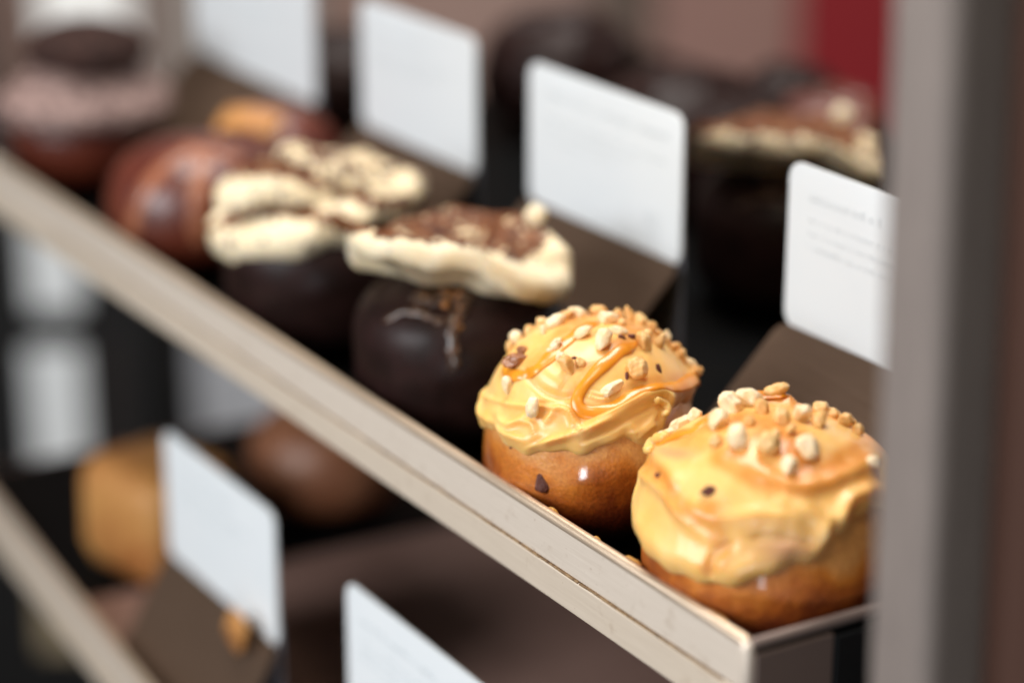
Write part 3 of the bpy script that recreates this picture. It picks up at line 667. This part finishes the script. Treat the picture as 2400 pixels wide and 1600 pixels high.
# ================================================================== PRICE CARDS ON STANDS
def rounded_rect(x0, x1, z0, z1, r, n=8):
    P = []
    for cx, cz, a0 in ((x1 - r, z1 - r, 0), (x0 + r, z1 - r, 90), (x0 + r, z0 + r, 180), (x1 - r, z0 + r, 270)):
        for k in range(n + 1): a = math.radians(a0 + 90 * k / n); P.append((cx + r * math.cos(a), cz + r * math.sin(a)))
    return P
def extrude(P3, off):
    P3 = np.array(P3); n = len(P3); V = np.vstack([P3, P3 + off]); F = [tuple(range(n))[::-1], tuple(range(n, 2 * n))]
    F += [(i, (i + 1) % n, (i + 1) % n + n, i + n) for i in range(n)]; return V, F
def card(x0, x1, y, z0, z1, label, lines, price=None, foot=(.062, -.0115), seed=0, leg=True):
    g = 'white price cards on bronze stands'; fy, fz = foot
    r = empty('price_card', ((x0 + x1) / 2, y, fz), label, 'price card', g)
    v, f = extrude([(p[0], y, p[1]) for p in rounded_rect(x0, x1, z0, z1, .0075)], (0, .0011, 0)); c_ = build('card', v, f, 'card', r, smooth=False)
    # sloping bronze plate in front, and its upright back sheet
    top = np.array([y - .0008, z0 + .0015]); bot = np.array([y - fy, fz]); L = np.linalg.norm(top - bot); u = (top - bot) / L
    P2 = rounded_rect(x0 - .001, x1 + .001, 0, L, .006)
    v, f = extrude([(p[0], bot[0] + u[0] * p[1], bot[1] + u[1] * p[1]) for p in P2], (0, u[1] * .0011, -u[0] * .0011)); build('sloped_plate', v, f, 'bronze_plate', r, smooth=False)
    if leg:
        v, f = box_vf((x0 + .002, y + .0014, fz), (x1, y + .0026, z0 + .012), .0004, 1); build('back_leg', v, f, 'acrylic', r, smooth=False)
    rr = random.Random(seed); parts = []
    w = x1 - x0; h_ = z1 - z0
    for (u0, u1, vv, hh_) in lines:     # unreadable small print: rows of tiny strokes
        x = x0 + w * u0
        while x < x0 + w * u1:
            l = rr.uniform(.0006, .0016) * (1.3 if hh_ > .003 else 1)
            zz_ = z0 + h_ * vv
            parts.append(box_vf((x, y - .00025, zz_), (x + l * .45, y - .00005, zz_ + hh_ * rr.uniform(.55, 1)), 0)); x += l + (rr.random() < .16) * .0018
    v, f = join(parts); build('printed_line', v, f, 'ink', c_, smooth=False, world=True)
    if price:
        cu = bpy.data.curves.new('price_text', 'FONT'); cu.body = price; cu.size = .014; cu.extrude = .0001
        to = bpy.data.objects.new('t', cu); COL.objects.link(to); bpy.context.view_layer.update()
        me = bpy.data.meshes.new_from_object(to); COL.objects.unlink(to); bpy.data.objects.remove(to)
        V = np.array([q.co[:] for q in me.vertices]); F = [tuple(p.vertices) for p in me.polygons]
        V = np.stack([x1 - .030 + V[:, 0], y - .0002 + V[:, 2] * 1, z0 + .011 + V[:, 1]], -1); build('price_text', V, F, 'ink', c_, smooth=False)
    return r
# the printed_line children are stored relative to the card part (same origin as the thing)
L0 = [(.10, .62, .78, .0036), (.10, .80, .66, .0018), (.10, .72, .60, .0018), (.10, .55, .54, .0018)]
card(-.768, -.608, .153, .049, .118, 'blank looking white card at the far left of the upper tray, above the orange-brown doughnut', L0, seed=1)
card(-.5535, -.4335, .153, .050, .119, 'white card with faint print standing behind the piped cream doughnut', L0, seed=2)
card(-.3840, -.2585, .153, .050, .118, 'white card with grey print and a price, behind the flat cream doughnut', [(.12, .92, .80, .0042), (.12, .90, .64, .0018), (.12, .72, .57, .0018), (.12, .60, .50, .0018)], price='70', seed=3)
card(-.1842, -.068, .153, .046, .116, 'white card partly hidden by the steel post, nearest on the upper tray', [(.12, .50, .80, .0038), (.12, .74, .68, .0018), (.12, .80, .60, .0018), (.12, .70, .52, .0018)], seed=4)
# lower tray
card(-.4850, -.3600, .002, -.138, -.070, 'white card on the lower tray beside the golden pastry block', L0, foot=(.030, -.186), seed=5)
card(-.2895, -.164, .002, -.143, -.0745, 'white card cut off by the bottom edge of the photo, nearest on the lower tray', L0, foot=(.030, -.186), seed=6)

# ================================================================== PASTRIES ON THE LOWER TRAY
q = onz(300, 1215, -.16)
pb = empty('pastry_block', (-.578, .034, -.188), 'golden square pastry block at the left of the lower tray', 'pastry')
v, f = box_vf((-.037, -.032, 0), (.040, .034, .064), .016, 6)
v = v + fbm(v, 90, 4)[:, None] * .0012
ca, sa = math.cos(.25), math.sin(.25); v = np.stack([v[:, 0] * ca - v[:, 1] * sa - .578, v[:, 0] * sa + v[:, 1] * ca + .034, v[:, 2] - .188], -1)
build('crust', v, f, 'gold_pastry', pb)
r_, s_, t_ = bun('brown_bun', -.600, .150, .046, .036, .030, 'brown round bun on the lower tray, showing right of the white card', 'brown_bun', 'bun', seed=72, base_z=-.188, part='crust')
# light glint at the end of the bronze plate, built as a gold flake
def blob(name, loc, a, b_, c_, mat, label, cat, group=None, seed=0, rz=0):
    v, f = NUTS[seed % 10]; V = v * np.array([a, b_, c_]); ca, sa = math.cos(rz), math.sin(rz)
    V = np.stack([V[:, 0] * ca - V[:, 1] * sa, V[:, 0] * sa + V[:, 1] * ca, V[:, 2]], -1)
    o = build(name, V, f, mat, None); o.location = Vector(loc); props(o, label, cat, group); return o
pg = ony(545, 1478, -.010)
blob('plate_glint', pg + np.array([0, .001, .0]), .0130, .0030, .0115, 'gold_pastry', 'golden light glint, shaped as a flake, at the end of the bronze plate of the lower tray card', 'glint', seed=4)
# icing smears along the tray rim
for k, (x, y, a, lab) in enumerate([(1282, 1196, .0040, 'small yellow icing smear on the tray rim under the sharp doughnut'), (1375, 1262, .0034, 'thin icing crumb on the tray rim between the two caramel doughnuts'), (1470, 1312, .0062, 'icing crumb on the tray rim at the foot of the near caramel doughnut'), (1660, 1445, .0075, 'yellow icing smear on the tray rim close to the tray corner')]):
    p = onz(x, y, .0175); blob('icing_smear', (p[0], .0042, .0165), a, .0022, .0016, 'smear', lab, 'icing smear', 'icing smears on the tray rim', seed=k + 2)

# ================================================================== ROOM BEHIND
def slab(name, x0, y0, x1, y1, D, mat, label=None, cat=None, kind=None, th_=.02, bev=0, group=None, skew=0):
    a, b_ = onwall(x0, y0, D), onwall(x1, y1, D); ua, ub = (a - CAM) @ rv, (b_ - CAM) @ rv
    za, zb = max(a[2], b_[2]), min(a[2], b_[2])
    O = CAM + hv * D; O = np.array([O[0], O[1], 0.])
    def xf(v): return O + v[:, :1] * rv + v[:, 1:2] * hv + v[:, 2:3] * zv
    lo, hi = (min(ua, ub), 0, zb), (max(ua, ub), th_, za)
    v, f = box_vf(lo, hi, bev); v = xf(v); c_ = v.mean(0)
    o = build(name, v - c_, f, mat, None, smooth=False); o.location = Vector(c_); props(o, label, cat, group, kind); return o
slab('wall', -1800, -2600, 4200, 2200, 3.4, 'wall', kind='structure')
v, f = box_vf((-5, -3, -1.32), (3, 4, -1.3), 0); build('floor', v, f, 'floor', None, smooth=False)['kind'] = 'structure'
slab('window', 30, -900, 315, 330, 3.2, 'window_glow', 'bright white window at the upper left, behind the frosted doughnut', 'window')
slab('pillar', 318, -900, 745, 420, 3.2, 'taupe', 'pale taupe pillar between the bright window and the pink wall', 'pillar', th_=.05)
slab('dark_doorway', -700, -900, 16, 900, 3.1, 'black_wall', 'black doorway along the upper left edge of the photo', 'doorway')
slab('door_post', 1405, -900, 1530, 420, 3.2, 'dark_taupe', 'dull brown post on the pink wall above the dark domed doughnut', 'post')
slab('wall_panel', 1545, -900, 1905, 420, 3.2, 'pinkish', 'dusky pink panel left of the red one', 'wall panel')
slab('red_panel', 1912, -900, 2205, 420, 3.15, 'red', 'deep red panel just left of the steel post', 'wall panel')
slab('dark_cabinet', -800, 420, 440, 2200, 2.6, 'cabinet', 'near black cabinet at the left below the upper tray', 'cabinet', th_=.3)
slab('dark_cabinet', 430, 640, 1500, 2200, 2.75, 'cab_brown', 'dark brown cabinet behind the lower tray', 'cabinet', th_=.3)
slab('cabinet_door', 225, 800, 318, 1420, 2.585, 'cab_brown', 'narrow brown strip on the black cabinet beside the tall white ticket', 'panel', th_=.012)
slab('hanging_ticket', 42, 380, 195, 728, 2.2, 'card', 'white ticket just under the left end of the upper tray rail', 'ticket', group='tall white tickets at the left', th_=.004, bev=.002)
slab('hanging_ticket', 58, 818, 212, 1158, 2.2, 'card', 'tall white ticket at mid height, left of the golden pastry block', 'ticket', group='tall white tickets at the left', th_=.004, bev=.002)
slab('hanging_ticket', 82, 1360, 215, 1530, 1.9, 'khaki', 'white ticket coloured khaki for shade, hanging under the lower tray rail', 'ticket', group='tall white tickets at the left', th_=.004, bev=.002)  # shade on a white card painted in as khaki
slab('white_box', 448, 700, 980, 1045, 2.5, 'white_box', 'pale grey box in the background between the two trays', 'box', th_=.12)

# ================================================================== LIGHT
def area(name, loc, target, sx, sy, power, col):
    l = bpy.data.lights.new(name, 'AREA'); l.shape = 'RECTANGLE'; l.size = sx; l.size_y = sy; l.energy = power; l.color = col
    o = bpy.data.objects.new(name, l); COL.objects.link(o); o.location = Vector(loc)
    o.rotation_euler = (Vector(target) - Vector(loc)).to_track_quat('-Z', 'Y').to_euler(); return o
area('window_light', (-.22, -1.25, .60), (-.25, .1, 0), .85, .6, 22.5, (.95, .97, 1.0))
area('ceiling_light', (.35, -.35, 1.5), (-.2, .1, 0), .4, .4, 7, (1.0, .84, .64))
hp, hn = hit(t1, sh1, 1367, 1118); vd = (CAM - hp) / np.linalg.norm(CAM - hp); rd = 2 * (hn @ vd) * hn - vd
area('highlight_lamp', hp + rd * 1.25, hp, .14, .19, 3.2, (.85, .93, 1.0))  # small unseen lamp added where it mirrors a highlight on the dough
rl = CAM + hv * 1.5
area('background_fill', (rl[0], rl[1], 1.9), tuple(CAM + hv * 2.8 + np.array([0, 0, -.7])), 1.0, 1.0, 60, (1.0, .95, .9))  # unseen lamp added to brighten the back wall and the tickets
w = bpy.data.worlds.new('World'); SC.world = w; w.use_nodes = True
bg = w.node_tree.nodes['Background']; bg.inputs['Color'].default_value = (1.0, .93, .88, 1); bg.inputs['Strength'].default_value = .07

SC.view_settings.view_transform = 'Standard'; SC.view_settings.look = 'None'; SC.view_settings.exposure = 0; SC.view_settings.gamma = 1
SC.view_settings.use_curve_mapping = False
SC.cycles.use_denoising = True; SC.cycles.max_bounces = 8; SC.cycles.caustics_reflective = False; SC.cycles.caustics_refractive = False
SC.cycles.sample_clamp_indirect = 4
